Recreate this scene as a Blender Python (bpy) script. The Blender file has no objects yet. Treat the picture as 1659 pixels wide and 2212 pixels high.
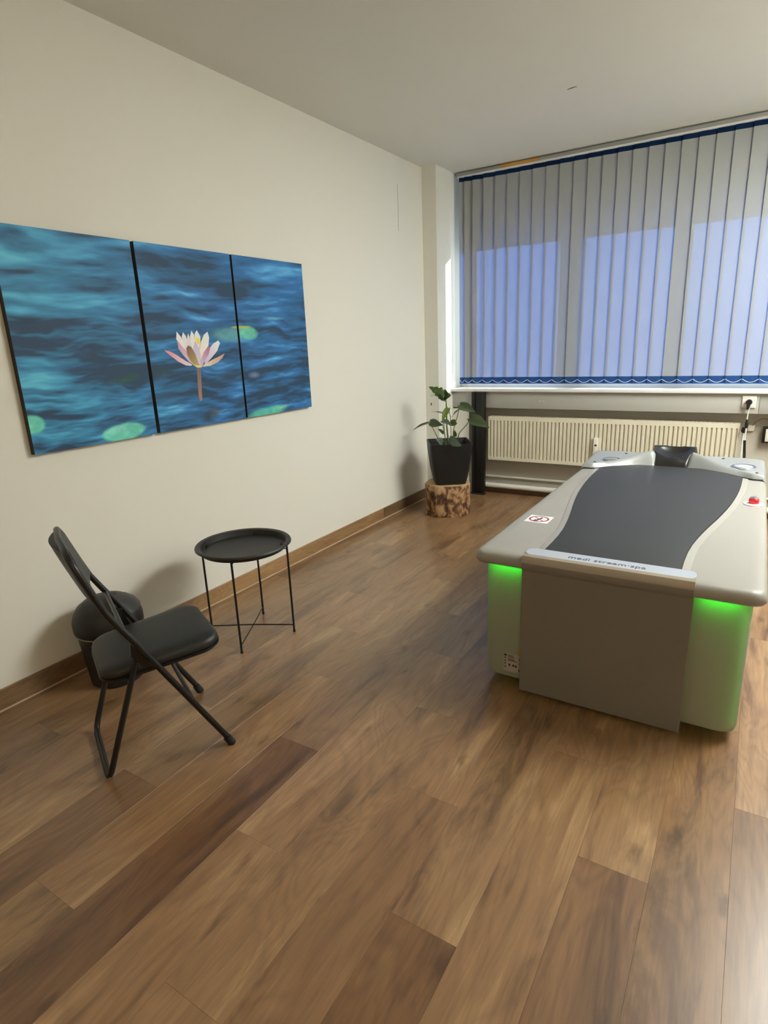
import bpy, bmesh, math, random
import numpy as np
from mathutils import Vector, Matrix
R = random.Random(7)
scene = bpy.context.scene
COL = scene.collection

# ------------------------------------------------------------------ camera
CAM = Vector((2.544307, -0.491455, 1.414734))
CR = Vector((0.850775, 0.524012, -0.039921))
CU = Vector((-0.111605, 0.254385, 0.960642))
CF = Vector((-0.513543, 0.812834, -0.274907))
FPX, IW, IH = 1274.346, 1659, 2212
cd = bpy.data.cameras.new('camera'); cam = bpy.data.objects.new('camera', cd); COL.objects.link(cam)
cd.sensor_fit = 'VERTICAL'; cd.sensor_height = 36.0; cd.lens = FPX * 36.0 / IH
cd.clip_start = 0.02; cd.clip_end = 200
cam.matrix_world = Matrix(((CR.x, CU.x, -CF.x, CAM.x), (CR.y, CU.y, -CF.y, CAM.y), (CR.z, CU.z, -CF.z, CAM.z), (0, 0, 0, 1)))
scene.camera = cam

def at(u, v, ax, val):
    """point where the ray of photo pixel (u,v) meets the plane ax=val"""
    d = CF + CR * ((u - IW / 2) / FPX) + CU * ((IH / 2 - v) / FPX)
    i = 'xyz'.index(ax)
    return CAM + d * ((val - CAM[i]) / d[i])

# ------------------------------------------------------------------ world, sun, exposure
world = bpy.data.worlds.new('world'); scene.world = world; world.use_nodes = True
bg = world.node_tree.nodes['Background']
bg.inputs['Color'].default_value = (0.62, 0.78, 1.0, 1); bg.inputs['Strength'].default_value = 2.0
sd = bpy.data.lights.new('sun', 'SUN'); sun = bpy.data.objects.new('sun', sd); COL.objects.link(sun)
sd.energy = 16.0; sd.angle = math.radians(0.6); sd.color = (1.0, 0.97, 0.92)
sun.rotation_euler = Vector((-0.35, -1.0, -0.55)).to_track_quat('-Z', 'Y').to_euler()
sun.location = (5, 12, 8)
LAMP_STRENGTH = 10.0; PANEL_STRENGTH = 37.0
vs = scene.view_settings
vs.view_transform = 'Standard'; vs.look = 'None'; vs.gamma = 1.0; vs.exposure = 0.0; vs.use_curve_mapping = False

# ------------------------------------------------------------------ helpers
def lin(*c):
    o = []
    for v in c:
        v /= 255.0
        o.append(v / 12.92 if v <= 0.04045 else ((v + 0.055) / 1.055) ** 2.4)
    return tuple(o)

def mat(name, col, rough=0.6, metal=0.0, spec=0.5, noise=None, bump=None, coat=0.0, vary=0.12):
    """plain principled material; noise = scale of a faint tone variation, bump = (scale, strength)"""
    m = bpy.data.materials.new(name); m.use_nodes = True
    nt = m.node_tree; b = nt.nodes['Principled BSDF']
    b.inputs['Base Color'].default_value = (*col, 1); b.inputs['Roughness'].default_value = rough
    b.inputs['Metallic'].default_value = metal; b.inputs['Specular IOR Level'].default_value = spec
    b.inputs['Coat Weight'].default_value = coat
    tc = nt.nodes.new('ShaderNodeTexCoord')
    if noise:
        n = nt.nodes.new('ShaderNodeTexNoise'); n.inputs['Scale'].default_value = noise; n.inputs['Detail'].default_value = 4
        nt.links.new(tc.outputs['Object'], n.inputs['Vector'])
        mx = nt.nodes.new('ShaderNodeMix'); mx.data_type = 'RGBA'
        mx.inputs[6].default_value = (*[c * (1 - vary) for c in col], 1); mx.inputs[7].default_value = (*[min(1, c * (1 + vary)) for c in col], 1)
        nt.links.new(n.outputs['Fac'], mx.inputs[0]); nt.links.new(mx.outputs[2], b.inputs['Base Color'])
    if bump:
        n = nt.nodes.new('ShaderNodeTexNoise'); n.inputs['Scale'].default_value = bump[0]; n.inputs['Detail'].default_value = 3
        nt.links.new(tc.outputs['Object'], n.inputs['Vector'])
        bp = nt.nodes.new('ShaderNodeBump'); bp.inputs['Strength'].default_value = bump[1]; bp.inputs['Distance'].default_value = 0.002
        nt.links.new(n.outputs['Fac'], bp.inputs['Height']); nt.links.new(bp.outputs['Normal'], b.inputs['Normal'])
    return m

def emit(name, col, strength):
    m = bpy.data.materials.new(name); m.use_nodes = True
    b = m.node_tree.nodes['Principled BSDF']; b.inputs['Base Color'].default_value = (*col, 1)
    b.inputs['Emission Color'].default_value = (*col, 1); b.inputs['Emission Strength'].default_value = strength
    return m

def thin(name, dcol, tcol, mix):
    """thin sheet: diffuse + translucent"""
    m = bpy.data.materials.new(name); m.use_nodes = True
    nt = m.node_tree; nt.nodes.remove(nt.nodes['Principled BSDF'])
    d = nt.nodes.new('ShaderNodeBsdfDiffuse'); d.inputs['Color'].default_value = (*dcol, 1)
    t = nt.nodes.new('ShaderNodeBsdfTranslucent'); t.inputs['Color'].default_value = (*tcol, 1)
    x = nt.nodes.new('ShaderNodeMixShader'); x.inputs[0].default_value = mix
    nt.links.new(d.outputs[0], x.inputs[1]); nt.links.new(t.outputs[0], x.inputs[2])
    nt.links.new(x.outputs[0], nt.nodes['Material Output'].inputs['Surface'])
    return m

def tag(o, label=None, cat=None, group=None, kind=None):
    if label: o['label'] = label
    if cat: o['category'] = cat
    if group: o['group'] = group
    if kind: o['kind'] = kind
    return o

def empty(name, loc, rz=0.0):
    o = bpy.data.objects.new(name, None); COL.objects.link(o)
    o.location = loc; o.rotation_euler = (0, 0, rz); o.empty_display_size = 0.1
    return o

class MB:
    """collects verts and faces of one mesh"""
    def __init__(s): s.v = []; s.f = []
    def add(s, v, f):
        n = len(s.v); s.v += [tuple(p) for p in v]; s.f += [tuple(i + n for i in q) for q in f]; return s
    def box(s, x0, x1, y0, y1, z0, z1):
        v = [(x, y, z) for z in (z0, z1) for y in (y0, y1) for x in (x0, x1)]
        return s.add(v, [(0, 2, 3, 1), (4, 5, 7, 6), (0, 1, 5, 4), (2, 6, 7, 3), (0, 4, 6, 2), (1, 3, 7, 5)])
    def loft(s, rings, closed=True, cap0=True, cap1=True):
        n = len(rings[0]); v = [p for r in rings for p in r]; f = []
        for i in range(len(rings) - 1):
            for j in range(n if closed else n - 1):
                k = (j + 1) % n
                f.append((i * n + j, i * n + k, (i + 1) * n + k, (i + 1) * n + j))
        if cap0: f.append(tuple(range(n - 1, -1, -1)))
        if cap1: f.append(tuple((len(rings) - 1) * n + j for j in range(n)))
        return s.add(v, f)
    def lathe(s, prof, cx=0, cy=0, n=32, a0=0.0, a1=2 * math.pi):
        full = abs(a1 - a0 - 2 * math.pi) < 1e-6
        m = n if full else n + 1
        rings = [[(cx + r * math.cos(a0 + (a1 - a0) * j / n), cy + r * math.sin(a0 + (a1 - a0) * j / n), z) for j in range(m)] for r, z in prof]
        return s.loft(rings, full, full, full)
    def prism(s, poly, z0, z1):
        return s.loft([[(x, y, z0) for x, y in poly], [(x, y, z1) for x, y in poly]])
    def tube(s, path, r, n=10, closed=False):
        P = [Vector(p) for p in path]; N = len(P); rings = []
        prev = None
        for i in range(N):
            if closed: t = (P[(i + 1) % N] - P[i - 1]).normalized()
            else: t = (P[min(i + 1, N - 1)] - P[max(i - 1, 0)]).normalized()
            if prev is None:
                a = Vector((0, 0, 1)) if abs(t.z) < 0.9 else Vector((1, 0, 0))
                prev = t.cross(a).normalized()
            prev = (prev - t * prev.dot(t)).normalized(); b = t.cross(prev)
            rr = r[i] if isinstance(r, (list, tuple)) else r
            rings.append([P[i] + (prev * math.cos(2 * math.pi * j / n) + b * math.sin(2 * math.pi * j / n)) * rr for j in range(n)])
        if closed: rings.append(rings[0])
        return s.loft(rings, True, not closed, not closed)
    def build(s, name, m, parent=None, bevel=0.0, seg=2, smooth=True, angle=35, local=False):
        off = (0, 0, 0) if local else parent_off(parent)
        me = bpy.data.meshes.new(name)
        me.from_pydata([(x - off[0], y - off[1], z - off[2]) for x, y, z in s.v], [], s.f)
        if True:
            bm = bmesh.new(); bm.from_mesh(me)
            bmesh.ops.recalc_face_normals(bm, faces=bm.faces)
            if bevel:
                es = [e for e in bm.edges if len(e.link_faces) == 2 and e.calc_face_angle(0) > math.radians(30)]
                bmesh.ops.bevel(bm, geom=es, offset=bevel, segments=seg, profile=0.5, affect='EDGES', clamp_overlap=True)
            bm.to_mesh(me); bm.free()
        if smooth:
            me.polygons.foreach_set('use_smooth', [True] * len(me.polygons))
            me.set_sharp_from_angle(angle=math.radians(angle))
        o = bpy.data.objects.new(name, me); COL.objects.link(o); me.materials.append(m)
        if parent: o.parent = parent
        return o

def parent_off(p):
    """coordinates are given in the top thing's frame: world for axis-aligned things, local for rotated ones"""
    if p is None or p.get('_local'): return (0, 0, 0)
    return WORLD_OFF.get(p.name, (0, 0, 0))
WORLD_OFF = {}
def thing(name, loc, label, cat, group=None):
    o = empty(name, loc); WORLD_OFF[o.name] = tuple(loc); return tag(o, label, cat, group)

def sub(o, parent_thing):      # register a part so that its sub-parts subtract nothing more
    WORLD_OFF[o.name] = WORLD_OFF.get(parent_thing.name, (0, 0, 0)); return o

def rrect(x0, x1, y0, y1, r, n=6):
    pts = []
    for cx, cy, a in ((x1 - r, y0 + r, -90), (x1 - r, y1 - r, 0), (x0 + r, y1 - r, 90), (x0 + r, y0 + r, 180)):
        for i in range(n + 1):
            t = math.radians(a + 90 * i / n); pts.append((cx + r * math.cos(t), cy + r * math.sin(t)))
    return pts

def arc_path(pts, rad, n=5):
    """polyline with rounded corners"""
    P = [Vector(p) for p in pts]; out = [P[0]]
    for i in range(1, len(P) - 1):
        a = (P[i - 1] - P[i]); b = (P[i + 1] - P[i])
        d = min(rad, a.length * .49, b.length * .49)
        A = P[i] + a.normalized() * d; B = P[i] + b.normalized() * d
        for k in range(n + 1):
            t = k / n; out.append(A.lerp(P[i], t).lerp(P[i].lerp(B, t), t))
    out.append(P[-1]); return out

# ------------------------------------------------------------------ materials
M = {}
M['wall'] = mat('wall_paint', (0.79, 0.78, 0.715), 0.75, spec=0.25, bump=(350, 0.12))
M['ceil'] = mat('ceiling_paint', (0.80, 0.79, 0.725), 0.8, spec=0.2, bump=(300, 0.08))
M['parapet'] = mat('parapet_shaded_paint', (0.50, 0.475, 0.41), 0.75, spec=0.25, bump=(350, 0.12))  # wall paint darkened: the shade below the sill is put into the colour
M['whitepaint'] = mat('white_gloss_paint', (0.82, 0.82, 0.80), 0.35)
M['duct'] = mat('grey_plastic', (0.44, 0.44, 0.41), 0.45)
M['black_metal'] = mat('black_powder_coat', (0.006, 0.0055, 0.005), 0.38, noise=60)
M['black_matte'] = mat('black_plastic', (0.006, 0.006, 0.006), 0.5, noise=40)
M['vinyl'] = mat('black_vinyl', (0.009, 0.0095, 0.0085), 0.5, bump=(220, 0.25))
M['tray'] = mat('black_tray_paint', (0.013, 0.0125, 0.0115), 0.5, bump=(400, 0.1))
M['rubber'] = mat('rubber', (0.008, 0.008, 0.008), 0.8)
M['chrome'] = mat('chrome', (0.75, 0.78, 0.8), 0.12, metal=1.0)
M['alu'] = mat('aluminium', (0.34, 0.35, 0.34), 0.38, metal=0.3)
M['rad'] = mat('radiator_enamel', (0.74, 0.70, 0.56), 0.4, noise=3, vary=0.03)
M['pipe'] = mat('pipe_paint', (0.74, 0.73, 0.68), 0.4)
M['orange'] = mat('orange_tape', (0.55, 0.27, 0.05), 0.6, noise=30)
M['socket'] = mat('socket_plastic', (0.80, 0.77, 0.68), 0.35)
M['bed_grey'] = mat('bed_light_grey', (0.31, 0.30, 0.27), 0.42, bump=(500, 0.06))
M['bed_bezel'] = mat('bed_bezel', (0.34, 0.33, 0.295), 0.35)
M['bed_silver'] = mat('bed_silver', (0.33, 0.345, 0.345), 0.30, metal=0.15, spec=0.6)
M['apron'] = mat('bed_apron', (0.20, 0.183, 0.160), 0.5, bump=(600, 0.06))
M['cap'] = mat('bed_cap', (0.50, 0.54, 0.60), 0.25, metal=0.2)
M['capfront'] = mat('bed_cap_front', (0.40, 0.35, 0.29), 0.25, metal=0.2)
M['mat'] = mat('bed_membrane', (0.027, 0.028, 0.028), 0.48, bump=(700, 0.15))
M['matrim'] = mat('bed_gasket', (0.015, 0.015, 0.014), 0.6)
M['headrest'] = mat('headrest_black', (0.012, 0.012, 0.012), 0.3)
M['ink'] = mat('grey_ink', (0.06, 0.065, 0.075), 0.5)
M['paper'] = mat('sticker_white', (0.80, 0.78, 0.80), 0.45)
M['noticered'] = mat('notice_red', (0.30, 0.06, 0.08), 0.5)
M['dark'] = mat('dark_print', (0.03, 0.028, 0.03), 0.6)
M['grey_print'] = mat('grey_print', (0.12, 0.10, 0.09), 0.6)
M['yellow'] = mat('yellow_seal', (0.52, 0.30, 0.015), 0.5)
M['red'] = mat('red_button', (0.85, 0.012, 0.03), 0.15, coat=0.6)
M['core'] = mat('bed_core', (0.06, 0.06, 0.055), 0.7)
M['plinth'] = mat('bed_plinth', (0.02, 0.02, 0.02), 0.7)
M['shell'] = thin('bed_translucent_shell', (0.42, 0.40, 0.35), (0.55, 0.60, 0.48), 0.28)
M['led'] = emit('green_led', (0.01, 1.0, 0.03), 22.0)
M['led3'] = emit('green_led_corner', (0.05, 1.0, 0.05), 2.2)
M['led2'] = emit('green_led_side', (0.01, 1.0, 0.03), 1.2)
M['fabric'] = thin('blind_fabric', (0.41, 0.42, 0.395), (0.025, 0.10, 0.38), 0.25)
M['hemtop'] = thin('blind_hem', (0.012, 0.030, 0.085), (0.03, 0.09, 0.25), 0.3)
M['hem'] = thin('blind_bottom_hem', (0.035, 0.10, 0.26), (0.05, 0.22, 0.60), 0.4)
M['chain'] = mat('white_bead_chain', (0.85, 0.85, 0.85), 0.4)
M['frame'] = mat('window_frame', (0.80, 0.80, 0.79), 0.4)
M['shutter'] = mat('shutter_slats', (0.45, 0.45, 0.44), 0.6)
M['soil'] = mat('potting_soil', (0.018, 0.012, 0.008), 0.9, bump=(120, 0.8))
M['leaf'] = mat('leaf_green', (0.038, 0.078, 0.013), 0.35, noise=14, vary=0.35)
M['leaf2'] = mat('leaf_young', (0.12, 0.18, 0.02), 0.35, noise=14, vary=0.25)
M['leaf3'] = mat('leaf_pale_back', (0.07, 0.11, 0.075), 0.45, noise=14, vary=0.25)
M['stem'] = mat('stem_green', (0.10, 0.14, 0.035), 0.45, noise=20)
M['sealant'] = mat('sealant', (0.55, 0.42, 0.29), 0.5)
M['hole'] = mat('dark_hole', (0.03, 0.03, 0.03), 0.8)
M['seam'] = mat('wall_seam', (0.25, 0.25, 0.24), 0.8)
M['cord'] = mat('cord_white', (0.72, 0.71, 0.66), 0.4)
M['cordgrey'] = mat('cord_grey', (0.20, 0.19, 0.16), 0.5)
M['panel'] = emit('fill_panel_glow', (0.99, 1.0, 0.93), PANEL_STRENGTH)
M['lamp'] = emit('fill_lamp_glow', (1.0, 0.72, 0.40), LAMP_STRENGTH)

def glass_mat():
    m = bpy.data.materials.new('window_glass'); m.use_nodes = True
    nt = m.node_tree; nt.nodes.remove(nt.nodes['Principled BSDF'])
    t = nt.nodes.new('ShaderNodeBsdfTransparent'); t.inputs['Color'].default_value = (0.92, 0.95, 0.94, 1)
    g = nt.nodes.new('ShaderNodeBsdfGlossy'); g.inputs['Roughness'].default_value = 0.02
    x = nt.nodes.new('ShaderNodeMixShader'); x.inputs[0].default_value = 0.06
    nt.links.new(t.outputs[0], x.inputs[1]); nt.links.new(g.outputs[0], x.inputs[2])
    nt.links.new(x.outputs[0], nt.nodes['Material Output'].inputs['Surface'])
    return m
M['glass'] = glass_mat()

def wood_mat(name, base, dark, light, rough, along='y', tone_from_object=True):
    m = bpy.data.materials.new(name); m.use_nodes = True
    nt = m.node_tree; N = nt.nodes; L = nt.links; b = N['Principled BSDF']
    geo = N.new('ShaderNodeNewGeometry'); oi = N.new('ShaderNodeObjectInfo')
    off = N.new('ShaderNodeCombineXYZ')
    mul = N.new('ShaderNodeMath'); mul.operation = 'MULTIPLY'; mul.inputs[1].default_value = 57.0
    L.new(oi.outputs['Random'], mul.inputs[0])
    for i in range(3): L.new(mul.outputs[0], off.inputs[i])
    add = N.new('ShaderNodeVectorMath'); add.operation = 'ADD'
    L.new(geo.outputs['Position'], add.inputs[0]); L.new(off.outputs[0], add.inputs[1])
    def noise(sc, detail, rough_=0.5, dist=0.0):
        mp = N.new('ShaderNodeMapping'); mp.inputs['Scale'].default_value = sc; L.new(add.outputs[0], mp.inputs['Vector'])
        n = N.new('ShaderNodeTexNoise'); n.inputs['Scale'].default_value = 1.0; n.inputs['Detail'].default_value = detail
        n.inputs['Roughness'].default_value = rough_; n.inputs['Distortion'].default_value = dist
        L.new(mp.outputs[0], n.inputs['Vector']); return n.outputs['Fac']
    fx = (1, 1, 1)
    blotch = noise((7.5, 1.15, 6), 5, 0.62, 0.9)        # broad streaks along the board
    grain = noise((85, 5.0, 95), 6, 0.7, 0.6)        # fine fibre
    cath = noise((3.6, 0.9, 5), 2, 0.5, 1.3)          # growth rings
    def math_(op, a, bb, clamp=False):
        q = N.new('ShaderNodeMath'); q.operation = op; q.use_clamp = clamp
        for i, v in enumerate((a, bb)):
            if v is None: continue
            if isinstance(v, (int, float)): q.inputs[i].default_value = v
            else: L.new(v, q.inputs[i])
        return q.outputs[0]
    ring = math_('PINGPONG', math_('MULTIPLY', cath, 26.0), 1.0)
    def ramp(fac, stops):
        r = N.new('ShaderNodeValToRGB'); L.new(fac, r.inputs[0])
        e = r.color_ramp.elements
        e[0].position, e[0].color = stops[0][0], (*stops[0][1], 1); e[1].position, e[1].color = stops[-1][0], (*stops[-1][1], 1)
        for p, c in stops[1:-1]:
            q = e.new(p); q.color = (*c, 1)
        return r.outputs[0]
    c1 = ramp(blotch, [(0.34, dark), (0.48, base), (0.55, base), (0.68, light)])
    def mixc(kind, fac, a, bb):
        q = N.new('ShaderNodeMix'); q.data_type = 'RGBA'; q.blend_type = kind
        if isinstance(fac, float): q.inputs[0].default_value = fac
        else: L.new(fac, q.inputs[0])
        for i, v in ((6, a), (7, bb)):
            if isinstance(v, tuple): q.inputs[i].default_value = (*v, 1)
            else: L.new(v, q.inputs[i])
        return q.outputs[2]
    c2 = mixc('MULTIPLY', 0.62, c1, ramp(grain, [(0.30, (0.62, 0.60, 0.58)), (0.62, (1.12, 1.12, 1.12))]))
    c3 = mixc('MULTIPLY', 0.30, c2, ramp(ring, [(0.0, (0.55, 0.52, 0.5)), (0.5, (1, 1, 1)), (1.0, (1.25, 1.25, 1.2))]))
    # knots: sparse dark spots stretched along the board
    mp = N.new('ShaderNodeMapping'); mp.inputs['Scale'].default_value = (3.4, 1.5, 1.0); L.new(add.outputs[0], mp.inputs['Vector'])
    vo = N.new('ShaderNodeTexVoronoi'); vo.voronoi_dimensions = '2D'; vo.inputs['Scale'].default_value = 1.0
    L.new(mp.outputs[0], vo.inputs['Vector'])
    wob = math_('ADD', vo.outputs['Distance'], math_('MULTIPLY', math_('SUBTRACT', noise((60, 22, 60), 3), 0.5), 0.16))
    kn = ramp(wob, [(0.0, (0.35, 0.28, 0.22)), (0.03, (0.6, 0.54, 0.46)), (0.075, (1, 1, 1))])
    c4 = mixc('MULTIPLY', 0.75, c3, kn)
    if tone_from_object: c4 = mixc('MULTIPLY', 1.0, c4, oi.outputs['Color'])
    L.new(c4, b.inputs['Base Color'])
    b.inputs['Roughness'].default_value = rough; b.inputs['Specular IOR Level'].default_value = 0.7; b.inputs['Coat Weight'].default_value = 0.25; b.inputs['Coat Roughness'].default_value = 0.28
    bp = N.new('ShaderNodeBump'); bp.inputs['Strength'].default_value = 0.10; bp.inputs['Distance'].default_value = 0.001
    L.new(grain, bp.inputs['Height']); L.new(bp.outputs['Normal'], b.inputs['Normal'])
    return m
M['floor'] = wood_mat('oak_vinyl_plank', (0.255, 0.146, 0.070), (0.130, 0.068, 0.032), (0.355, 0.226, 0.114), 0.33)
M['skirt'] = wood_mat('oak_skirting', (0.200, 0.125, 0.060), (0.14, 0.08, 0.038), (0.25, 0.16, 0.08), 0.5)

# ------------------------------------------------------------------ room shell
HC = 2.79; YP = 4.33; XP = 0.13; YW = 4.745; XR = 4.0; YB = -2.6
def structure(name, mb, m, **k):
    o = mb.build(name, m, **k); return tag(o, kind='structure')

floor = empty('floor', (0, 0, 0)); tag(floor, 'floor of brown oak-look vinyl planks running towards the window', None, kind='structure')
MB().box(-0.1, XR + 0.1, YB - 0.1, 5.0, -0.05, -0.0042).build('subfloor', M['hole'], floor, smooth=False)
X0, PW, PL = 0.0475, 0.1845, 1.2325
cls = {0: 0.905, 1: 0.495, 2: 1.315}           # staggered thirds: offset of the end joints
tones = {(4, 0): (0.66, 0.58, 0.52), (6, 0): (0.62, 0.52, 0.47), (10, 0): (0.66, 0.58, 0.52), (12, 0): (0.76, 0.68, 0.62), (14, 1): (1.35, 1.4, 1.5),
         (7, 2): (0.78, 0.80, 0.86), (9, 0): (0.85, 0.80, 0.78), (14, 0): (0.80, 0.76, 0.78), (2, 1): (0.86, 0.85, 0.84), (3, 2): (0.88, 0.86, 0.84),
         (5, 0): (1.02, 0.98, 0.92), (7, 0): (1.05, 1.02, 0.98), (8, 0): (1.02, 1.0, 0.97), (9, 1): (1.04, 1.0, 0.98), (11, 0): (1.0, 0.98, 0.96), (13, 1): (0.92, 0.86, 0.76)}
plank_mesh = {}
ncol = int((XR - X0) / PW) + 1
for k in range(-1, ncol + 1):
    xa = max(0.0, X0 + PW * k); xb = min(XR, X0 + PW * (k + 1))
    if xb - xa < 0.01: continue
    joint = cls[k % 3]; j0 = int(math.floor((YB - joint) / PL)); i = j0
    while True:
        ya = joint + PL * i; yb = ya + PL
        if ya >= 4.74: break
        ya2, yb2 = max(ya, YB), min(yb, 4.74)
        if yb2 - ya2 > 0.02:
            g = 0.0002; w = round(xb - xa - 2 * g, 5); l = round(yb2 - ya2 - 2 * g, 5)
            if (w, l) not in plank_mesh:
                mb = MB(); c = 0.0002
                rings = [[(-w / 2 + q, -l / 2 + q, z), (w / 2 - q, -l / 2 + q, z), (w / 2 - q, l / 2 - q, z), (-w / 2 + q, l / 2 - q, z)] for z, q in ((-0.004, 0), (-c, 0), (0, c))]
                o = mb.loft(rings).build('plank', M['floor'], floor, smooth=False); plank_mesh[(w, l)] = o.data
            else:
                o = bpy.data.objects.new('plank', plank_mesh[(w, l)]); COL.objects.link(o); o.parent = floor
            o.location = ((xa + xb) / 2, (ya2 + yb2) / 2, 0)
            t = tones.get((k, i + 1))
            if t is None:
                q = R.uniform(0.86, 1.10); t = (q * R.uniform(0.98, 1.03), q, q * R.uniform(0.95, 1.04))
            o.color = (*t, 1)
        i += 1

ceil = structure('ceiling', MB().box(-0.1, XR + 0.1, YB - 0.1, 5.0, HC, HC + 0.08), M['ceil'], smooth=False)
ck = [at(1225 + 22 * t, 194 - 6.5 * math.sin(math.pi * t / 2), 'z', HC - 0.001) for t in (0, .25, .5, .75, 1)]
MB().tube(ck, [0.0012, 0.0035, 0.0035, 0.0025, 0.0008], 6).build('hairline_crack', M['seam'], ceil)

wl = structure('wall_left', MB().box(-0.12, 0.0, YB - 0.1, 5.0, 0, HC), M['wall'], smooth=False)
MB().box(-0.002, 0.0008, 3.9225, 3.9265, 2.26, 2.593).build('panel_seam', M['seam'], wl, smooth=False)
structure('wall_right', MB().box(XR, XR + 0.12, YB - 0.1, 5.0, 0, HC), M['wall'], smooth=False)
structure('wall_back', MB().box(0.0, XR, YB - 0.1, YB, 0, HC), M['wall'], smooth=False)
# window wall: pier by the left wall, parapet under the window, lintel strip
WX1 = 3.87                                         # right end of the recess
ww = structure('wall_pier_left', MB().box(0.0, XP, YP, 4.98, 0, HC), M['wall'], smooth=False)
structure('wall_pier_right', MB().box(WX1, XR, YP, 4.98, 0, HC), M['wall'], smooth=False)
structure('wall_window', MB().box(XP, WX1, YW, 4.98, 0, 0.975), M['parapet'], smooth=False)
structure('wall_window_corner', MB().box(XP, 0.305, 4.60, YW, 0, 0.80), M['wall'], smooth=False)
h = MB(); q = at(931.5, 873, 'y', YP)
h.loft([[(q.x + r * 0.7 * math.cos(a), YP - dy, q.z + r * 1.5 * math.sin(a)) for a in [2 * math.pi * i / 10 for i in range(10)]] for r, dy in ((0.009, -0.004), (0.008, 0.0012))]).build('screw_hole', M['hole'], ww)

# skirting boards
bl = empty('baseboard_left', (0, 0, 0)); tag(bl, kind='structure')
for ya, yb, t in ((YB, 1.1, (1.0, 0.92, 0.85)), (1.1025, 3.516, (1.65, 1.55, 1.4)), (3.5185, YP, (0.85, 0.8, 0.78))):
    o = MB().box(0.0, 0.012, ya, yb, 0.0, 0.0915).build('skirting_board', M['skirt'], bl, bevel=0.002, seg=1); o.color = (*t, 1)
MB().box(0.012, 0.018, YB, YP, 0.0, 0.006).build('sealant_line', M['sealant'], bl, smooth=False)
bw = empty('baseboard_window', (0, 0, 0)); tag(bw, kind='structure')
for a in ((0.012, XP, YP - 0.012, YP), (XP, 0.317, 4.588, 4.60), (0.305, WX1, YW - 0.012, YW)):
    o = MB().box(*a, 0.0, 0.075).build('skirting_board', M['skirt'], bw, bevel=0.002, seg=1); o.color = (0.8, 0.75, 0.72, 1)

# window: frame, mullions, panes, lowered outside shutter over the top
win = empty('window_1', (0, 0, 0)); tag(win, kind='structure')
FY0, FY1 = 4.80, 4.86
ZS = 0.983
f = MB(); f.box(XP, 0.20, FY0, FY1, 0.975, HC).box(WX1 - 0.06, WX1, FY0, FY1, 0.975, HC).box(0.19, WX1 - 0.06, FY0, FY1, 0.975, 1.03).box(0.19, WX1 - 0.06, FY0, FY1, HC - 0.07, HC)
f.build('frame', M['frame'], win, bevel=0.004)
mulls = [(1.133, 1.287), (1.968, 2.077), (2.90, 3.04)]
for a, b in mulls: MB().box(a, b, FY0, FY1, 1.03, HC - 0.07).build('mullion', M['frame'], win, bevel=0.004)
ed = [0.20] + [v for m_ in mulls for v in m_] + [WX1 - 0.06]
for i in range(0, len(ed), 2): MB().box(ed[i], ed[i + 1], 4.828, 4.832, 1.03, HC - 0.07).build('pane', M['glass'], win, smooth=False)
sh = sub(MB().box(XP + .02, WX1 - .02, 4.925, 4.935, 2.290, HC).build('roller_shutter', M['shutter'], win, smooth=False), win)
for i in range(10): MB().box(XP + .02, WX1 - .02, 4.915, 4.925, 2.290 + i * 0.05, 2.338 + i * 0.05).build('shutter_slat', M['shutter'], sh, bevel=0.004, seg=1)
for z in (1.18, 1.47, 1.95): MB().box(0.135, 0.15, FY0 - 0.014, FY0, z - 0.03, z + 0.03).build('hinge', M['alu'], win, bevel=0.002)

sill = structure('trim_1', MB().box(XP - 0.006, WX1, 4.583, 4.80, 0.957, ZS), M['whitepaint'], bevel=0.004)
sill['label'] = 'white window sill board under the vertical blinds'

# ------------------------------------------------------------------ added lamps out of view: pendant behind the camera, ceiling fill panel
lp = thing('added_pendant_lamp', (3.3, -1.95, 2.15), 'added round pendant lamp, unseen, hanging behind the viewer', 'lamp')  # unseen lamp, added for warm light from behind the camera
MB().lathe([(0.0, 2.15), (0.20, 2.15), (0.24, 2.19), (0.24, 2.40), (0.20, 2.44), (0.0, 2.44)], 3.3, -1.95, 32).build('glowing_shade', M['lamp'], lp)
MB().tube([(3.3, -1.95, 2.44), (3.3, -1.95, HC - 0.03)], 0.004, 8).build('lamp_cord', M['black_matte'], lp)
MB().lathe([(0.0, HC - 0.035), (0.05, HC - 0.035), (0.055, HC), (0.0, HC)], 3.3, -1.95, 24).build('ceiling_rose', M['whitepaint'], lp)

for px, py, hx, hy, mm, lb in ((3.58, 3.0, .38, .80, 'panel', 'added long fill light panel, unseen, above the right side of the bed'),):  # unseen panel added to brighten the room from the right
    lp = thing('added_ceiling_light', (px, py, HC), lb, 'lamp')
    MB().box(px - hx - .02, px + hx + .02, py - hy - .02, py + hy + .02, HC - .03, HC).build('light_housing', M['whitepaint'], lp, bevel=.004)
    MB().box(px - hx, px + hx, py - hy, py + hy, HC - .036, HC - .031).build('light_diffuser', M[mm], lp, smooth=False)

# ------------------------------------------------------------------ spa bed
XC = 2.147
bed = thing('water_massage_bed', (XC, 2.65, 0), 'grey water-massage bed with dark membrane, black headrest and green glowing base', 'massage bed')
def lidloft(poly_fn, prof):
    """rings from an outline function of inset, prof = [(inset, z)]"""
    mb = MB(); mb.loft([[(x, y, z) for x, y in poly_fn(i)] for i, z in prof]); return mb
SX0, SX1, SY0, SY1 = XC - 0.505, XC + 0.505, 1.597, 3.70
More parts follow.
